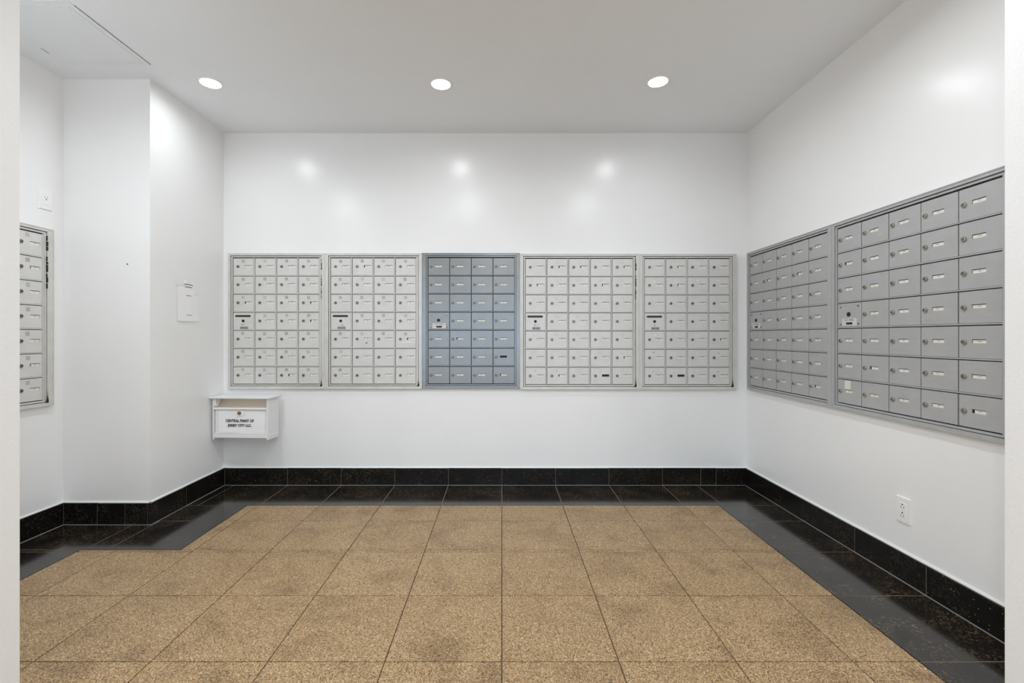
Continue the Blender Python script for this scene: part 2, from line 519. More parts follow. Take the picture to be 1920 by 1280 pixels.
# ------------------------------------------------------------------ baseboards
BH, BT = 0.128, 0.020
def baseboard(name, p0, p1, cuts, label, ext0=0.0, ext1=0.0, outer_end=False):
    """run from p0 to p1 (wall line); room lies to the right-hand side when walking p0->p1"""
    p0, p1 = Vector(p0), Vector(p1)
    L = (p1 - p0).length
    rz = math.atan2(p1.y - p0.y, p1.x - p0.x)
    mb = MB()
    # setting bed, white caulk bead on top, grey caulk at the foot
    mb.box(0, L, -BT + 0.0015, 0.0, 0.0, BH - 0.004, 'dark_grout')
    mb.prism([(-0.0, BH - 0.003), (-BT + 0.009, BH - 0.003), (-BT + 0.011, BH + 0.0015), (-0.004, BH + 0.007), (0, BH + 0.008)], 'x', 0, L, 'caulk')
    mb.prism([(-BT + 0.001, 0.0), (-BT - 0.0035, 0.0), (-BT - 0.0025, 0.0012), (-BT + 0.001, 0.0035)], 'x', -BT - 0.003 if ext0 > 0 else BT, L + BT + 0.003 if outer_end else L - BT, 'grey_caulk')
    root = tag(link(name, mb.mesh(name), None, (p0.x, p0.y, 0), (0, 0, rz)), label, kind='structure')
    edges = [-ext0] + sorted(cuts) + [L + ext1]
    for a, b in zip(edges[:-1], edges[1:]):
        t = MB(); h = BH + random.uniform(-0.001, 0.001)
        w = b - a - 0.0014
        t.cbox(0, w, -BT + random.uniform(-0.0008, 0.0008), -0.001, 0.001, h, 'blackbase', 0.0015)
        build('baseboard_tile', t, root, (a + 0.0007, 0, 0))
    return root
# back wall: walking in +x the room lies on the right (-y)
baseboard('baseboard_back', (XP, YB), (XR, YB), [c - XP for c in cols if XP + 0.1 < c < XR - 0.2] + [1.50 - XP], 'black granite baseboard along the back wall', -BT, -BT)
# right wall: walk in -y
baseboard('baseboard_right', (XR, YB), (XR, YJ + 0.16), [YB - r for r in [3.20] + rows[2:] if YJ + 0.2 < r], 'black granite baseboard along the right wall')
# pier side: walk in +y
baseboard('baseboard_pier_side', (XP, YP), (XP, YB), [3.05 - YP], 'black granite baseboard on the side of the pier', BT)
# pier front: walk in +x
baseboard('baseboard_pier_front', (XL, YP), (XP, YP), [0.22, 0.385], 'black granite baseboard on the front of the pier', -BT, 0.0, True)
baseboard('baseboard_left', (XL, YJ + 0.16), (XL, YP), [BY_P - 0.4 * k - YJ - 0.16 for k in (2, 1)], 'black granite baseboard along the left wall')

# ------------------------------------------------------------------ mailbox units
D_BACK, D_FRONT, D_RAIL, D_TRIM = 0.002, 0.010, 0.0125, 0.019

def door_mesh(w, h, win, mat):
    """front plate with a real window opening; win = (x0,x1,z0,z1) or None; origin lower-left, front at -y"""
    mb = MB(); c = 0.0012
    yf, yb = -D_FRONT, -D_BACK
    o = [(0, 0), (w, 0), (w, h), (0, h)]
    i1 = [(c, c), (w - c, c), (w - c, h - c), (c, h - c)]
    x0, x1, z0, z1 = win
    i2 = [(x0, z0), (x1, z0), (x1, z1), (x0, z1)]
    yd = yf + 0.0045
    for k in range(4):
        j = (k + 1) % 4
        mb.poly([(o[k][0], yb, o[k][1]), (o[j][0], yb, o[j][1]), (o[j][0], yf + c, o[j][1]), (o[k][0], yf + c, o[k][1])], mat)
        mb.poly([(o[k][0], yf + c, o[k][1]), (o[j][0], yf + c, o[j][1]), (i1[j][0], yf, i1[j][1]), (i1[k][0], yf, i1[k][1])], mat)
        mb.poly([(i1[k][0], yf, i1[k][1]), (i1[j][0], yf, i1[j][1]), (i2[j][0], yf, i2[j][1]), (i2[k][0], yf, i2[k][1])], mat)
        mb.poly([(i2[k][0], yf, i2[k][1]), (i2[j][0], yf, i2[j][1]), (i2[j][0], yd, i2[j][1]), (i2[k][0], yd, i2[k][1])], mat)
    mb.poly([(q[0], yd, q[1]) for q in i2], 'dark')
    me = mb.mesh('mailbox_door')
    return me

def lock_mesh(r, metal):
    mb = MB()
    mb.lathe_y([(r, 0.0), (r, -0.0035), (r * 0.86, -0.0060), (r * 0.70, -0.0064), (r * 0.66, -0.0048), (r * 0.30, -0.0048)], 0, 0, metal, 14,
               [metal, metal, metal, 'keyway', metal, metal])
    mb.box(-r * 0.13, r * 0.13, -0.0056, -0.0047, -r * 0.45, r * 0.45, 'keyway')
    return mb.mesh('lock', True)
LOCK = lock_mesh(0.0105, 'nickel')
LOCK_BRIGHT = lock_mesh(0.0108, 'bright_nickel')

def card_mesh(w, h, mat, shift, seed):
    rnd = random.Random(seed)
    mb = MB()
    mb.box(shift, w, -0.0010, -0.0003, 0, h, mat)
    x = shift + (w - shift) * rnd.uniform(0.30, 0.45)
    for k in range(rnd.choice((3, 4, 4, 5))):            # a short blurred run of typed characters
        cw = 0.0024
        hh = h * 0.36
        zz = h * 0.42
        mb.box(x, x + 0.0007, -0.0012, -0.0010, zz, zz + hh, 'ink')
        if rnd.random() < 0.8: mb.box(x, x + cw * 0.75, -0.0012, -0.0010, zz + hh * 0.82, zz + hh, 'ink')
        if rnd.random() < 0.5: mb.box(x + cw * 0.55, x + cw * 0.55 + 0.0007, -0.0012, -0.0010, zz, zz + hh * 0.8, 'ink')
        x += cw + 0.0009
    return mb.mesh('name_card')

def blob(mb, cx, cz, r, mat, seed, y, t=0.0003, n=9, sx=1.0, sz=1.0, ang=0.0):
    rnd = random.Random(seed)
    pts = []
    for k in range(n):
        a = 2 * math.pi * k / n
        q = r * rnd.uniform(0.55, 1.15)
        u, v = q * math.cos(a) * sx, q * math.sin(a) * sz
        pts.append((cx + u * math.cos(ang) - v * math.sin(ang), cz + u * math.sin(ang) + v * math.cos(ang)))
    mb.prism(pts, 'y', y, y - t, mat)

def sticker_square():
    mb = MB(); s = 0.0225
    # a square label worn into small cells
    n = 3; g = 0.0011; c = (s - g * (n - 1)) / n
    for i in range(n):
        for j in range(n):
            mb.box(i * (c + g), i * (c + g) + c, -0.0004, 0, j * (c + g), j * (c + g) + c, 'sticker')
    return mb.mesh('sticker')
STICK_SQ = sticker_square()
def sticker_ring(seed):
    rnd = random.Random(seed); mb = MB(); r = 0.010; n = 12
    a0, a1 = rnd.randint(0, 11), rnd.randint(7, 12)
    for k in range(a1):
        p, q = 2 * math.pi * (a0 + k) / n, 2 * math.pi * (a0 + k + 1) / n
        ri, ro = r * 0.80, r
        mb.prism([(ri * math.cos(p), ri * math.sin(p)), (ro * math.cos(p), ro * math.sin(p)), (ro * math.cos(q), ro * math.sin(q)), (ri * math.cos(q), ri * math.sin(q))], 'y', 0, -0.0003, 'ghost')
    return mb.mesh('sticker')
STICK_RING = [sticker_ring(k) for k in range(5)]
def sticker_flake(seed):
    mb = MB(); rnd = random.Random(seed)
    blob(mb, 0, 0, 0.010, 'residue', seed, 0, sx=rnd.uniform(0.6, 1.1), sz=rnd.uniform(0.35, 0.9), ang=rnd.uniform(-1.2, 0.2))
    return mb.mesh('sticker')
STICK_FLAKE = [sticker_flake(40 + k) for k in range(7)]
def sticker_scrap(seed):
    mb = MB(); blob(mb, 0, 0, 0.008, 'sticker', seed, 0, sz=0.7, ang=0.5); return mb.mesh('sticker')
STICK_SCRAP = [sticker_scrap(80 + k) for k in range(3)]
mb = MB(); mb.box(0, 0.040, -0.0006, 0, 0, 0.044, 'cream_card')
for k in range(3):
    for q in range(4): mb.box(0.005 + q * 0.008, 0.0105 + q * 0.008, -0.0008, -0.0006, 0.010 + k * 0.011, 0.0125 + k * 0.011, 'ghost')
STICK_CREAM = mb.mesh('sticker')

def frame_ring(mb, x0, x1, z0, z1, l, r, b, t, yf, yb, mat, c=0.0015, gap=0.0006):
    """four mitred bars"""
    O = [(x0, z0), (x1, z0), (x1, z1), (x0, z1)]
    I = [(x0 + l, z0 + b), (x1 - r, z0 + b), (x1 - r, z1 - t), (x0 + l, z1 - t)]
    for k in range(4):
        j = (k + 1) % 4
        d = Vector((O[j][0] - O[k][0], O[j][1] - O[k][1])).normalized() * gap
        a, b_, c_, d_ = (O[k][0] + d.x, O[k][1] + d.y), (O[j][0] - d.x, O[j][1] - d.y), (I[j][0] - d.x, I[j][1] - d.y), (I[k][0] + d.x, I[k][1] + d.y)
        mb.prism([a, b_, c_, d_], 'y', yb, yf, mat)

def outgoing_panel(root, x, z, w, h, style, mat):
    pn = MB()
    if style == 'slot':
        pn.cbox(0, w, -D_FRONT, -D_BACK, 0, h, mat, 0.0012)
        p = build('outgoing_panel', pn, root, (x, 0, z))
        s = MB(); r = 0.0078; cx0, cx1, cz = w * 0.09 + r, w * 0.87 - r, h * 0.80
        def stad(r):
            return [(cx1 + r * math.cos(a), cz + r * math.sin(a)) for a in [math.pi * (-0.5 + k / 6) for k in range(7)]] + \
                   [(cx0 + r * math.cos(a), cz + r * math.sin(a)) for a in [math.pi * (0.5 + k / 6) for k in range(7)]]
        s.prism(stad(r), 'y', -D_FRONT, -D_FRONT - 0.0008, 'keyway')
        a, b = stad(r), stad(r + 0.0016)
        for k in range(len(a)):
            j = (k + 1) % len(a)
            s.prism([a[k], b[k], b[j], a[j]], 'y', -D_FRONT, -D_FRONT - 0.0022, mat)
        build('mail_slot', s, p)
        k = MB(); k.lathe_y([(0.0105, -D_FRONT), (0.0105, -D_FRONT - 0.003), (0.0075, -D_FRONT - 0.004), (0.0035, -D_FRONT - 0.0025)], w * 0.49, h * 0.51, 'black', 14); build('arrow_lock', k, p)
        q = MB(); x0, x1, z0, z1 = w * 0.33, w * 0.74, h * 0.02, h * 0.17
        yy = -D_FRONT - 0.0004
        q.box(x0, x1, yy, -D_FRONT, z0, z1, 'decal')
        q.prism([(x0 + .006, z1 - .003), (x0 + .012, z0 + .005), (x0 + .017, z0 + .008), (x0 + .022, z1 - .002), (x0 + .015, z0 + .012)], 'y', yy, yy - 0.0003, 'ink_black')
        for e in range(3): q.box(x0 + .027, x1 - .006, yy - 0.0003, yy, z0 + .004 + e * .005, z0 + .0065 + e * .005, 'ink')
        build('decal', q, p)
        g = MB(); rq = random.Random(int(abs(x) * 1e4) + 3)
        for e in range(7):
            xx, zz = w * rq.uniform(0.36, 0.62), h * rq.uniform(0.22, 0.32)
            g.prism([(xx, zz), (xx + rq.uniform(.004, .012), zz + rq.uniform(-.002, .003)), (xx + .008, zz + .003), (xx + .001, zz + .0018)], 'y', -D_FRONT, -D_FRONT - 0.0003, 'ink')
        build('worn_marks', g, p)
        return p
    pn.cbox(0, w, -D_FRONT, -D_BACK, 0, h, mat, 0.0012)
    p = build('outgoing_panel', pn, root, (x, 0, z))
    for sx, sz in ((0.13, 0.85), (0.88, 0.86), (0.14, 0.11), (0.89, 0.12)):
        k = MB(); k.lathe_y([(0.006, -D_FRONT), (0.0055, -D_FRONT - 0.002), (0.003, -D_FRONT - 0.0034)], w * sx, h * sz, 'screw', 12); build('screw', k, p, smooth=True)
    k = MB(); k.lathe_y([(0.0118, -D_FRONT), (0.0118, -D_FRONT - 0.003), (0.0085, -D_FRONT - 0.0045), (0.004, -D_FRONT - 0.003)], w * 0.49, h * 0.53, 'black', 16); build('arrow_lock', k, p)
    q = MB(); x0, x1, z0, z1 = w * 0.20, w * 0.83, h * 0.05, h * 0.36
    yy = -D_FRONT - 0.0012
    q.prism([(x0, z0), (x1, z0), (x1, z1 - 0.004), (x1 - 0.004, z1), (x0 + 0.004, z1), (x0, z1 - 0.004)], 'y', -D_FRONT, yy, 'plate')
    cx = (x0 + x1) / 2
    q.prism([(cx - 0.022, z0 + 0.010), (cx - 0.019, z0 + 0.006), (cx + 0.019, z0 + 0.006), (cx + 0.022, z0 + 0.010), (cx + 0.020, z0 + 0.018), (cx - 0.020, z0 + 0.018)], 'y', yy, yy - 0.001, 'black')
    build('mail_plate', q, p)
    t = link('lettering', text_mesh('lettering', 'U.S. MAIL', 0.0155, 'ink', 0.0, 1.05), p, (cx, yy - 0.0003, z0 + 0.030))
    return p

def mailbox_unit(label, loc, rz, outer, area, cols_n, style, sticker, opts):
    """outer/area = (x0,x1,z0,z1) in the unit's own frame: x to the viewer's right, z up, y into the wall"""
    root = thing('mailbox_unit', label, 'mailbox panel', loc, rz, 'wall mailbox panels')
    mat = {'silver': 'silver', 'grey': 'grey', 'gunmetal': 'gunmetal'}[style]
    tr = mat + '_trim'
    X0, X1, Z0, Z1 = outer
    a0, a1, b0, b1 = area
    bk = MB(); bk.box(X0 + 0.004, X1 - 0.004, -D_BACK, -0.0002, Z0 + 0.004, Z1 - 0.004, 'dark'); build('back_panel', bk, root)
    inner = 0.010
    gap = 0.004 if style == 'silver' else 0.0028
    l, r, b, t = a0 - X0 - inner - gap, X1 - a1 - inner - gap, b0 - Z0 - inner - gap, Z1 - b1 - inner - gap
    fr = MB(); frame_ring(fr, X0, X1, Z0, Z1, l, r, b, t, -D_TRIM, -0.0003, tr)
    # a thin raised lip round the outer edge
    frame_ring(fr, X0, X1, Z0, Z1, 0.005, 0.005, 0.005, 0.005, -D_TRIM - 0.002, -D_TRIM, tr)
    build('trim_frame', fr, root)
    fi = MB(); frame_ring(fi, a0 - inner, a1 + inner, b0 - inner, b1 + inner, inner - 0.001, inner - 0.001, inner - 0.001, inner - 0.001, -D_RAIL - 0.001, -D_BACK, tr)
    build('inner_frame', fi, root)
    pw, ph = (a1 - a0) / cols_n, (b1 - b0) / 7
    # horizontal rails
    rail = MB(); rh = 0.0055
    rail.cbox(a0, a1, -D_RAIL, -D_BACK, -rh / 2, rh / 2, tr, 0.0012)
    rail = rail.mesh('row_rail')
    for k in range(1, 7): link('row_rail', rail, root, (0, 0, b0 + k * ph))
    gx = 0.0048 if style == 'silver' else 0.0040
    strip = 0.0060 if style == 'silver' else 0.0
    dw, dh = pw - gx - strip - (0.0014 if strip else 0), ph - rh - 0.0045
    if strip:                       # narrow hinge posts beside every column of doors
        hp = MB(); hp.cbox(0, strip, -D_FRONT - 0.001, -D_BACK, b0 + 0.001, b1 - 0.001, mat, 0.0008); hp = hp.mesh('hinge_post')
        for c in range(cols_n): link('hinge_post', hp, root, (a0 + (c + 1) * pw - strip - 0.0006, 0, 0))
    if style == 'silver': win = (dw * 0.56, dw * 0.92, dh * 0.455, dh * 0.59); lk = (dw * 0.235, dh * 0.51)
    else: win = (dw * 0.315, dw * 0.645, dh * 0.46, dh * 0.585); lk = (dw * 0.135, dh * 0.50)
    dm = door_mesh(dw, dh, win, mat)
    rnd = random.Random(opts.get('seed', 1))
    ww, wh = win[1] - win[0] - 0.0016, win[3] - win[2] - 0.0012
    cards = [card_mesh(ww, wh * 0.88, 'card' if rnd.random() < 0.75 else 'cream_card', 0.0 if k < 10 else ww * 0.14, opts.get('seed', 1) * 20 + k) for k in range(11)]
    for row in range(7):
        for c in range(cols_n):
            x = a0 + c * pw + gx * 0.7
            z = b1 - (row + 1) * ph + rh / 2 + 0.001
            if (row, c) == (3, 0) and opts.get('panel', True):
                outgoing_panel(root, x, z, dw, dh, 'slot' if style == 'silver' else 'screws', mat)
                continue
            d = link('mailbox_door', dm, root, (x, 0, z))
            if opts.get('wobble'):  # doors that do not close quite flush
                d.rotation_euler = (0, 0, -rnd.choice((0, 0, 0.006, 0.012)))
            lo = link('lock', LOCK_BRIGHT if style == 'grey' else LOCK, d, (lk[0], -D_FRONT, lk[1]), (0, rnd.choice((0, 0, 0, 0.5, 1.57)), 0))
            if (row, c) not in opts.get('empty', ()):
                link('name_card', rnd.choice(cards), d, (win[0] + 0.0008, -D_FRONT + 0.0045, win[2] + 0.0004))
            if sticker == 'square':
                if (row, c) in opts.get('none', ()): continue
                link('sticker', STICK_SQ, d, (dw * 0.40 + rnd.uniform(-.003, .003), -D_FRONT, dh * 0.74 + rnd.uniform(-.002, .003)))
            elif sticker == 'ring' and rnd.random() < 0.85:
                link('sticker', rnd.choice(STICK_RING) if row < 6 or c > 1 else STICK_SCRAP[c % 3], d, (dw * 0.47 + rnd.uniform(-.006, .006), -D_FRONT, dh * 0.78 + rnd.uniform(-.004, .006)))
            elif sticker == 'flake' and (row, c) not in opts.get('none', ()):
                mm = rnd.choice(STICK_FLAKE) if not (c in (0, 3) and row >= 5) else rnd.choice(STICK_SCRAP)
                link('sticker', mm, d, (dw * 0.48 + rnd.uniform(-.008, .008), -D_FRONT, dh * 0.78 + rnd.uniform(-.006, .006)))
            for (rr, cc, kind) in opts.get('extra', ()):
                if (rr, cc) == (row, c):
                    if kind == 'cream': link('sticker', STICK_CREAM, d, (win[0], -D_FRONT, win[3] + 0.004))
                    elif kind == 'smear':
                        s = MB()
                        for e in range(4): blob(s, dw * 0.72 + e * 0.006 - 0.012, dh * 0.25 + (e % 2) * 0.006, 0.011, 'residue', 7 * e + row + c, 0, sx=1.1, sz=0.5)
                        tag(build('tape_residue', s, d, (0, -D_FRONT, 0)), 'white tape residue under the name card')
                    elif kind == 'bar':
                        s = MB(); s.prism([(dw * 0.30, dh * 0.27), (dw * 0.80, dh * 0.31), (dw * 0.82, dh * 0.38), (dw * 0.34, dh * 0.33)], 'y', 0, -0.0003, 'residue')
                        tag(build('tape_residue', s, d, (0, -D_FRONT, 0)), 'white strip of tape residue')
    if opts.get('grime'):
        gmb = MB(); gx0 = a1 + inner; zb = Z0 + b + 0.002
        rn = random.Random(5)
        for e in range(9):
            h = 0.085 * (1 - abs(e - 5) / 5.5) ** 2 * rn.uniform(0.6, 1.1) + 0.008
            xx = gx0 - 0.006 + e * 0.0018
            gmb.prism([(xx - 0.0012, zb - rn.uniform(0, .006)), (xx + 0.0016, zb - rn.uniform(0, .006)), (xx + 0.0004, zb + h)], 'y', -D_TRIM - 0.0003, -D_TRIM - 0.0006, 'dark')
        tag(build('grime', gmb, root), 'black grime in the lower right corner of the frame')
        if opts['seed'] not in (3, 6, 10): return root
        gs = MB()
        z = b1 - 0.01
        while z > b1 - 0.30:
            h = rn.uniform(0.004, 0.03)
            if rn.random() < 0.72: gs.box(gx0 + 0.0005, gx0 + gap + rn.uniform(-0.001, 0.0040), -D_TRIM - 0.0004, -D_RAIL + 0.002, z - h, z, 'dark')
            z -= h + rn.uniform(0, 0.006)
        tag(build('hinge_gap_dirt', gs, root), 'dark dirt along the right hand hinge gap')
    return root

S = 248.6
def bx(px): return (px - 941) / S
ZT, ZBt = 1.749, 0.727
A0, A1 = 0.7605, 1.7185
Z_BASE = ZBt
def back_unit(label, o0, o1, d0, d1, n, style, sticker, opts, dz=0.0):
    x0 = bx(o0)
    return mailbox_unit(label, (x0, YB, Z_BASE), 0.0, (0, bx(o1) - x0, dz, ZT - Z_BASE + dz), (bx(d0) - x0, bx(d1) - x0, A0 - Z_BASE + dz, A1 - Z_BASE + dz), n, style, sticker, opts)

back_unit('silver mailbox panel with faded square stickers, just above the white drop box', 428, 608, 435.5, 599.3, 4, 'silver', 'square', dict(seed=3, grime=True))
back_unit('silver mailbox panel immediately left of the dark blue-grey panel on the back wall', 608.2, 791, 618.8, 781.4, 4, 'silver', 'square',
          dict(seed=4, grime=True, none={(5, 1), (5, 2), (5, 3), (6, 1), (6, 2), (6, 3)}, extra=((4, 1, 'smear'), (4, 3, 'bar'))))
back_unit('dark blue-grey mailbox panel, the only dark one on the back wall', 791.2, 974.6, 801.9, 964.9, 4, 'gunmetal', None, dict(seed=5, empty={(5, 3)}), 0.002)
back_unit('wide silver mailbox panel of five columns immediately right of the dark panel', 974.8, 1198.4, 984.6, 1188.8, 5, 'silver', 'ring', dict(seed=6, grime=True, empty={(6, 3)}), -0.004)
back_unit('silver mailbox panel with torn white sticker scraps beside the right corner', 1198.6, 1381, 1208.7, 1370.6, 4, 'silver', 'flake',
          dict(seed=7, grime=True, empty={(6, 1)}, none={(2, 1), (2, 2), (2, 3)}), -0.005)

# right wall: x runs towards the viewer
def right_unit(label, y0, y1, d0, d1, opts):
    mailbox_unit(label, (XR, y0, Z_BASE), -math.pi / 2, (0, y0 - y1, 0, ZT - Z_BASE - 0.004), (y0 - d0, y0 - d1, A0 - Z_BASE - 0.002, A1 - Z_BASE - 0.004), 5, 'grey', None, opts)
right_unit('grey mailbox panel on the right wall, next to the room corner', 3.446, 2.5652, 3.420, 2.606, dict(seed=8, wobble=True))
right_unit('grey mailbox panel nearest the viewer, with a cream sticker on one door', 2.5648, 1.660, 2.530, 1.694, dict(seed=9, wobble=True, extra=((6, 0, 'cream'),)))
# left wall: x runs away from the viewer
y0 = 1.93
mailbox_unit('silver mailbox panel on the left wall, partly hidden by the wall end', (XL, y0, Z_BASE), math.pi / 2, (0, 2.682 - y0, -0.004, ZT - Z_BASE - 0.008),
             (0.04, 2.632 - y0, A0 - Z_BASE - 0.004, A1 - Z_BASE - 0.010), 4, 'silver', 'square', dict(seed=10, grime=True))

# ------------------------------------------------------------------ white drop box
BW, BHt, BD = 0.412, 0.296, 0.150
box = thing('drop_box', 'white metal mail drop box with a paper sign, hung in the left corner', 'drop box', (-2.090, 3.325, 0.378), math.radians(-3.0))
# local frame: x right, y into the wall (front at y=0), z up
T = 0.010
def side_panel(x0, x1, name):
    s = MB()
    s.prism([(0.0, 0.0), (BD - 0.006, 0.0), (BD - 0.006, BHt), (0.006, BHt), (0.0, BHt - 0.006)], 'x', x0, x1, 'enamel')
    return build(name, s, box)
side_panel(0.0, T, 'side_panel')
sp = side_panel(BW - T, BW, 'side_panel')
s = MB(); s.prism([(0.012, 0.022), (BD - 0.012, 0.022), (BD - 0.012, 0.028), (0.012, 0.028)], 'x', BW, BW + 0.003, 'enamel'); build('side_flange', s, sp)
s = MB(); s.box(T, BW - T, BD - 0.012, BD - 0.006, 0.01, BHt, 'enamel'); build('back_panel', s, box)
s = MB(); s.box(T, BW - T, 0.006, BD - 0.012, 0.012, 0.018, 'enamel'); build('bottom_panel', s, box)
# lid with overhang
bm = bmesh.new()
bmesh.ops.create_cube(bm, size=1)
bmesh.ops.scale(bm, vec=(BW + 0.036, BD + 0.018, 0.012), verts=bm.verts)
bmesh.ops.translate(bm, vec=(BW / 2 + 0.002, BD / 2 - 0.010, BHt + 0.006), verts=bm.verts)
bmesh.ops.bevel(bm, geom=bm.edges[:], offset=0.004, segments=2, affect='EDGES')
me = bpy.data.meshes.new('lid'); bm.to_mesh(me); bm.free(); me.materials.append(M['enamel'])
link('lid', me, box)
# concave cream hopper with its lip
s = MB(); n = 12
zt, zb = BHt - 0.002, BHt - 0.070
arc = [(0.085 - 0.079 * (1 - math.cos(math.pi / 2 * k / n)), zt - (zt - zb) * math.sin(math.pi / 2 * k / n)) for k in range(n + 1)]
back = [(y + 0.003, z - 0.003) for y, z in arc]
s.prism(arc + back[::-1], 'x', T + 0.001, BW - T - 0.001, 'cream')
h = build('hopper', s, box, smooth=True)
s = MB(); c = [(0.003 + 0.0075 * math.cos(math.pi * 2 * k / 12), zb - 0.004 + 0.0085 * math.sin(math.pi * 2 * k / 12)) for k in range(12)]
s.prism(c, 'x', T + 0.002, BW - T - 0.002, 'enamel'); build('lip', s, h, smooth=True)
# scroll shaped end cap at the left of the hopper
s = MB()
s.prism([(0.002, BHt - 0.004), (0.050, BHt - 0.004), (0.052, BHt - 0.030), (0.036, BHt - 0.052), (0.016, BHt - 0.060), (0.002, BHt - 0.052)], 'x', T, T + 0.014, 'enamel'); build('scroll_cap', s, h)
# door with sign
s = MB(); s.cbox(T + 0.004, BW - T - 0.002, 0.008, 0.012, 0.046, zb - 0.010, 'enamel', 0.001); door = build('front_door', s, box)
s = MB(); s.cbox(T + 0.002, BW - T, 0.003, 0.012, 0.040, 0.047, 'enamel', 0.0015); s.cbox(T + 0.002, BW - T, 0.000, 0.012, 0.012, 0.0385, 'enamel', 0.002); build('lower_rail', s, box)
# paper sign: slightly buckled sheet with a torn upper flap round the lock
s = MB(); nx, nz = 18, 8
px0, px1, pz0, pz1 = T + 0.030, BW - T - 0.018, 0.052, zb - 0.020
def buck(u, v): return 0.0074 - 0.0022 * (0.5 + 0.5 * math.sin(u * 7 + v * 3)) * (1 - v) - 0.0008 * math.sin(v * 9 + u * 5) ** 2
for i in range(nx):
    for j in range(nz):
        q = [(i, j), (i + 1, j), (i + 1, j + 1), (i, j + 1)]
        s.poly([(px0 + (px1 - px0) * a / nx, buck(a / nx, b / nz), pz0 + (pz1 - pz0) * b / nz) for a, b in q], 'paper')
sign = tag(build('paper_sign', s, box, smooth=True), 'white paper sign with black capitals')
cx = (T + BW - T) / 2
s = MB(); s.prism([(cx - 0.032, zb - 0.016), (cx + 0.030, zb - 0.016), (cx + 0.029, zb - 0.048), (cx - 0.028, zb - 0.066), (cx - 0.032, zb - 0.060)], 'y', 0.0030, 0.0036, 'tape'); build('sign_flap', s, sign)
s = MB(); s.lathe_y([(0.0135, 0.0030), (0.0135, -0.001), (0.010, -0.003), (0.0055, -0.003), (0.0045, -0.0015)], cx - 0.008, zb - 0.034, 'brass', 18); build('lock', s, door, smooth=True)
lines = [('CENTRAL PAINT OF', 0.0275, cx - 0.006, zb - 0.091), ('JERSEY CITY LLC.', 0.0255, cx - 0.006, zb - 0.124)]
for body, size, lx, lz in lines:
    me = text_mesh('lettering', body, size, 'ink_black', 0.0007, 1.0)
    xs = [v.co.x for v in me.vertices]
    want = 0.209 if 'PAINT' in body else 0.178
    k = want / (max(xs) - min(xs))
    for v in me.vertices: v.co.x *= k
    link('lettering', me, sign, (lx, 0.0036, lz))

# ------------------------------------------------------------------ paper notice on the pier side
nt_root = thing('paper_notice', 'white paper notice taped to the side of the pier', 'notice', (XP, 2.99, 1.222), math.pi / 2)
# local: x along the wall (away from the viewer), y into the wall, z up
s = MB(); W_, H_ = 0.213, 0.275; nx, nz = 10, 12
def bend(u, v): return -0.0015 - 0.0030 * (1 - v) ** 3 - 0.0012 * (1 - v) * math.sin(u * 5)
for i in range(nx):
    for j in range(nz):
        q = [(i, j), (i + 1, j), (i + 1, j + 1), (i, j + 1)]
        s.poly([(W_ * a / nx, bend(a / nx, b / nz), H_ * b / nz) for a, b in q], 'paper')
build('sheet', s, nt_root, smooth=True)
s = MB(); yb_ = -0.0052
def words(z, x0, x1, h, seed):
    rnd = random.Random(seed); x = x0
    while x < x1 - 0.004:
        w = min(rnd.uniform(0.007, 0.016), x1 - x)
        y = bend((x + w / 2) / W_, z / H_)
        s.box(x, x + w, y - 0.0012, y - 0.0003, z, z + h, 'ink'); x += w + 0.0025
words(0.245, 0.062, 0.150, 0.0055, 1); words(0.228, 0.073, 0.142, 0.0055, 2); words(0.172, 0.083, 0.132, 0.0035, 3); words(0.042, 0.085, 0.145, 0.0028, 4)
build('printed_lines', s, nt_root)
for x, z, w, h, a in ((-0.012, 0.235, 0.075, 0.045, 0.5), (0.165, 0.185, 0.048, 0.095, 0.05), (0.09, 0.262, 0.04, 0.035, 0.0)):
    s = MB(); s.prism([(x, z), (x + w, z + 0.004), (x + w, z + h), (x + 0.003, z + h - 0.003)], 'y', -0.0024, -0.0030, 'tape'); build('tape', s, nt_root)

# ------------------------------------------------------------------ outlets
def outlet(label, loc, rz, w, h, sockets):
    root = thing('wall_outlet', label, 'outlet', loc, rz)
    bm = bmesh.new(); bmesh.ops.create_cube(bm, size=1)
    bmesh.ops.scale(bm, vec=(w, 0.0065, h), verts=bm.verts)
    bmesh.ops.translate(bm, vec=(w / 2, -0.00325, h / 2), verts=bm.verts)
    bmesh.ops.bevel(bm, geom=[e for e in bm.edges if all(v.co.y < -0.004 for v in e.verts)], offset=0.0030, segments=3, affect='EDGES')
    me = bpy.data.meshes.new('cover_plate'); bm.to_mesh(me); bm.free(); me.materials.append(M['plastic'])
    link('cover_plate', me, root)
    s = MB(); y = -0.0065
    s.cbox(w / 2 - 0.0165, w / 2 + 0.0165, y - 0.0016, y, h / 2 - 0.033, h / 2 + 0.033, 'plastic', 0.0012)
    face = build('socket_face', s, root)
    for dz, up in sockets:
        s = MB(); zc = h / 2 + dz; yy = y - 0.0016
        s.box(w / 2 - 0.0075, w / 2 - 0.0053, yy - 0.0003, yy, zc - 0.0045 - 0.006 * up, zc + 0.0045 - 0.006 * up, 'keyway')
        s.box(w / 2 + 0.0053, w / 2 + 0.0075, yy - 0.0003, yy, zc - 0.0045 - 0.006 * up, zc + 0.0045 - 0.006 * up, 'keyway')
        s.lathe_y([(0.0035, yy), (0.0033, yy - 0.0004)], w / 2, zc + 0.007 * up, 'black', 10)
        build('socket_holes', s, face)
    return root
outlet('white double outlet low on the right wall above the black baseboard', (XR, 2.160, 0.262), -math.pi / 2, 0.074, 0.118, ((0.019, 1), (-0.019, 1)))
outlet('white outlet high on the left wall above the partly hidden mailbox panel', (XL, 2.610, 1.850), math.pi / 2, 0.078, 0.118, ((0.006, -1),))

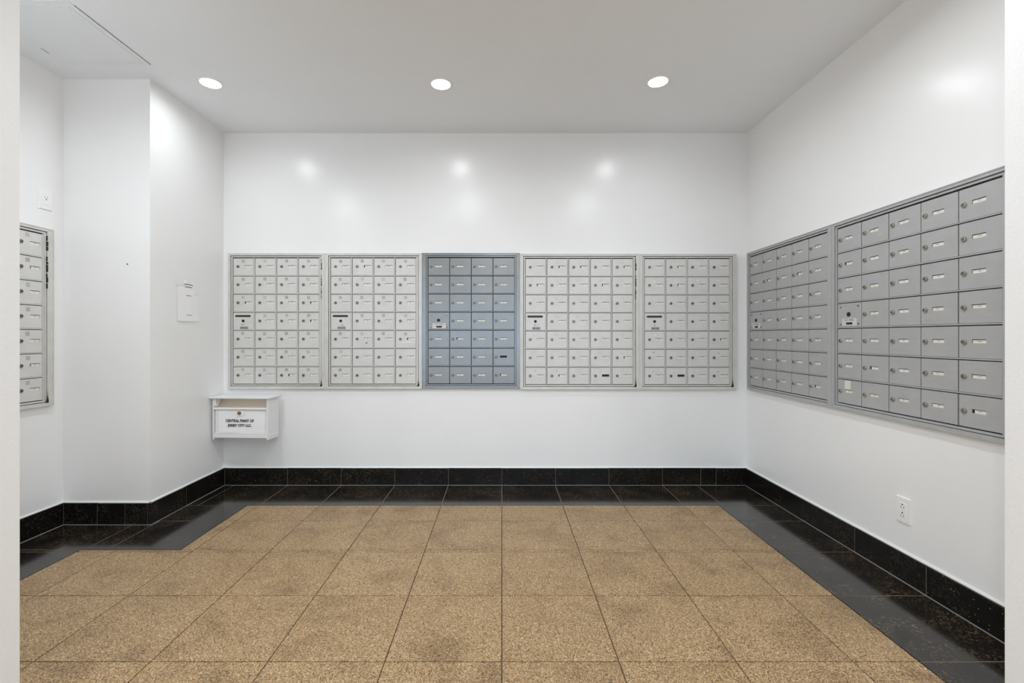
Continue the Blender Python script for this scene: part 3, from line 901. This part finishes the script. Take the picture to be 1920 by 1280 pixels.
# small screw in the pier face
s = MB(); s.lathe_y([(0.0042, 0), (0.0040, -0.002), (0.002, -0.003)], 0, 0, 'black', 10)
o = build('screw', s, None, (-702 / F * YP, YP, CAM_Z + (631 - 495) / F * YP)); tag(o, 'tiny black screw alone on the front of the pier', 'screw')

# ------------------------------------------------------------------ ceiling: access hatch and downlights
hx0, hx1, hy0, hy1 = -2.46, -2.02, 2.14, 2.585
hatch = thing('access_panel', 'white square access panel flush in the ceiling near the pier', 'access panel', (hx0, hy0, ZC - 0.004))
s = MB()
fw = 0.026
def ring_z(mb, x0, x1, y0, y1, w, z0, z1, mat):
    mb.prism([(x0, y0), (x1, y0), (x1 - w, y0 + w), (x0 + w, y0 + w)], 'z', z0, z1, mat)
    mb.prism([(x1, y0), (x1, y1), (x1 - w, y1 - w), (x1 - w, y0 + w)], 'z', z0, z1, mat)
    mb.prism([(x1, y1), (x0, y1), (x0 + w, y1 - w), (x1 - w, y1 - w)], 'z', z0, z1, mat)
    mb.prism([(x0, y1), (x0, y0), (x0 + w, y0 + w), (x0 + w, y1 - w)], 'z', z0, z1, mat)
ring_z(s, -fw, hx1 - hx0 + fw, -fw, hy1 - hy0 + fw, fw - 0.001, 0.0022, 0.004, 'hatch'); build('flange', s, hatch)
s = MB(); s.box(0.001, hx1 - hx0 - 0.003, 0.002, hy1 - hy0 - 0.002, 0.001, 0.004, 'hatch'); build('hatch_door', s, hatch)
s = MB(); s.box(hx1 - hx0 + fw + 0.0003, hx1 - hx0 + fw + 0.0035, -fw + 0.03, hy1 - hy0 + fw, 0.0030, 0.004, 'dark')
s.box(0.0 - fw * 0.2, -fw * 0.2 + 0.003, 0.32, 0.365, 0.0016, 0.004, 'dark'); tag(build('open_seam', s, hatch), 'dark open seam along the panel edge')

def downlight(label, x, y, watts, group):
    root = thing('ceiling_downlight', label, 'ceiling light', (x, y, ZC), 0, group)
    s = MB(); seg = 32
    def ringv(r, z): return [(r * math.cos(2 * math.pi * k / seg), r * math.sin(2 * math.pi * k / seg), z) for k in range(seg)]
    prof = [(0.072, -0.0003), (0.071, -0.003), (0.064, -0.005), (0.058, -0.004), (0.057, -0.001)]
    R = [ringv(r, z) for r, z in prof]
    for i in range(len(R) - 1):
        for k in range(seg):
            j = (k + 1) % seg
            s.poly([R[i][k], R[i][j], R[i + 1][j], R[i + 1][k]], 'plastic')
    build('trim_ring', s, root, smooth=True)
    s = MB()
    s.poly(list(reversed(ringv(0.057, -0.0025))), 'lens')
    s.poly(ringv(0.057, -0.0006), 'plastic')
    A, B = ringv(0.057, -0.0025), ringv(0.057, -0.0006)
    for k in range(seg):
        j = (k + 1) % seg; s.poly([A[k], A[j], B[j], B[k]], 'plastic')
    build('lens', s, root)
    ld = bpy.data.lights.new('bulb', 'AREA'); ld.shape = 'DISK'; ld.size = 0.110
    ld.energy = watts; ld.spread = math.radians(SPREAD); ld.color = (0.905, 0.96, 1.0)
    b = bpy.data.objects.new('bulb', ld); COL.objects.link(b); b.parent = root; b.location = (0, 0, -0.0045)
GA = 'ceiling downlights'
downlight('lit round ceiling downlight nearest the pier', -1.773, 2.80, LAMP_ALCOVE, GA)
downlight('lit round ceiling downlight in the middle of the row of three', -0.372, 2.812, LAMP_ALCOVE, GA)
downlight('lit round ceiling downlight nearest the right wall', 0.945, 2.785, LAMP_ALCOVE, GA)
for x, w in ((-1.773, 'left'), (-0.372, 'middle'), (0.945, 'right')):
    downlight('unseen fill downlight added just inside the opening, %s of the front row' % w, x, 1.72, FILL_FRONT, GA)  # invented second row, out of view, added to brighten pier and side walls
for x, side in ((-2.0, 'left'), (0.0, 'centre'), (2.0, 'right')):
    for y, row in ((-0.2, 'first'), (-1.7, 'second'), (-3.2, 'last')):
        downlight('unseen fill downlight added in the lobby behind the viewer, %s of the %s row' % (side, row), x, y, FILL_LOBBY, 'added lobby downlights')  # invented lamps, never in view, added to push light through the opening
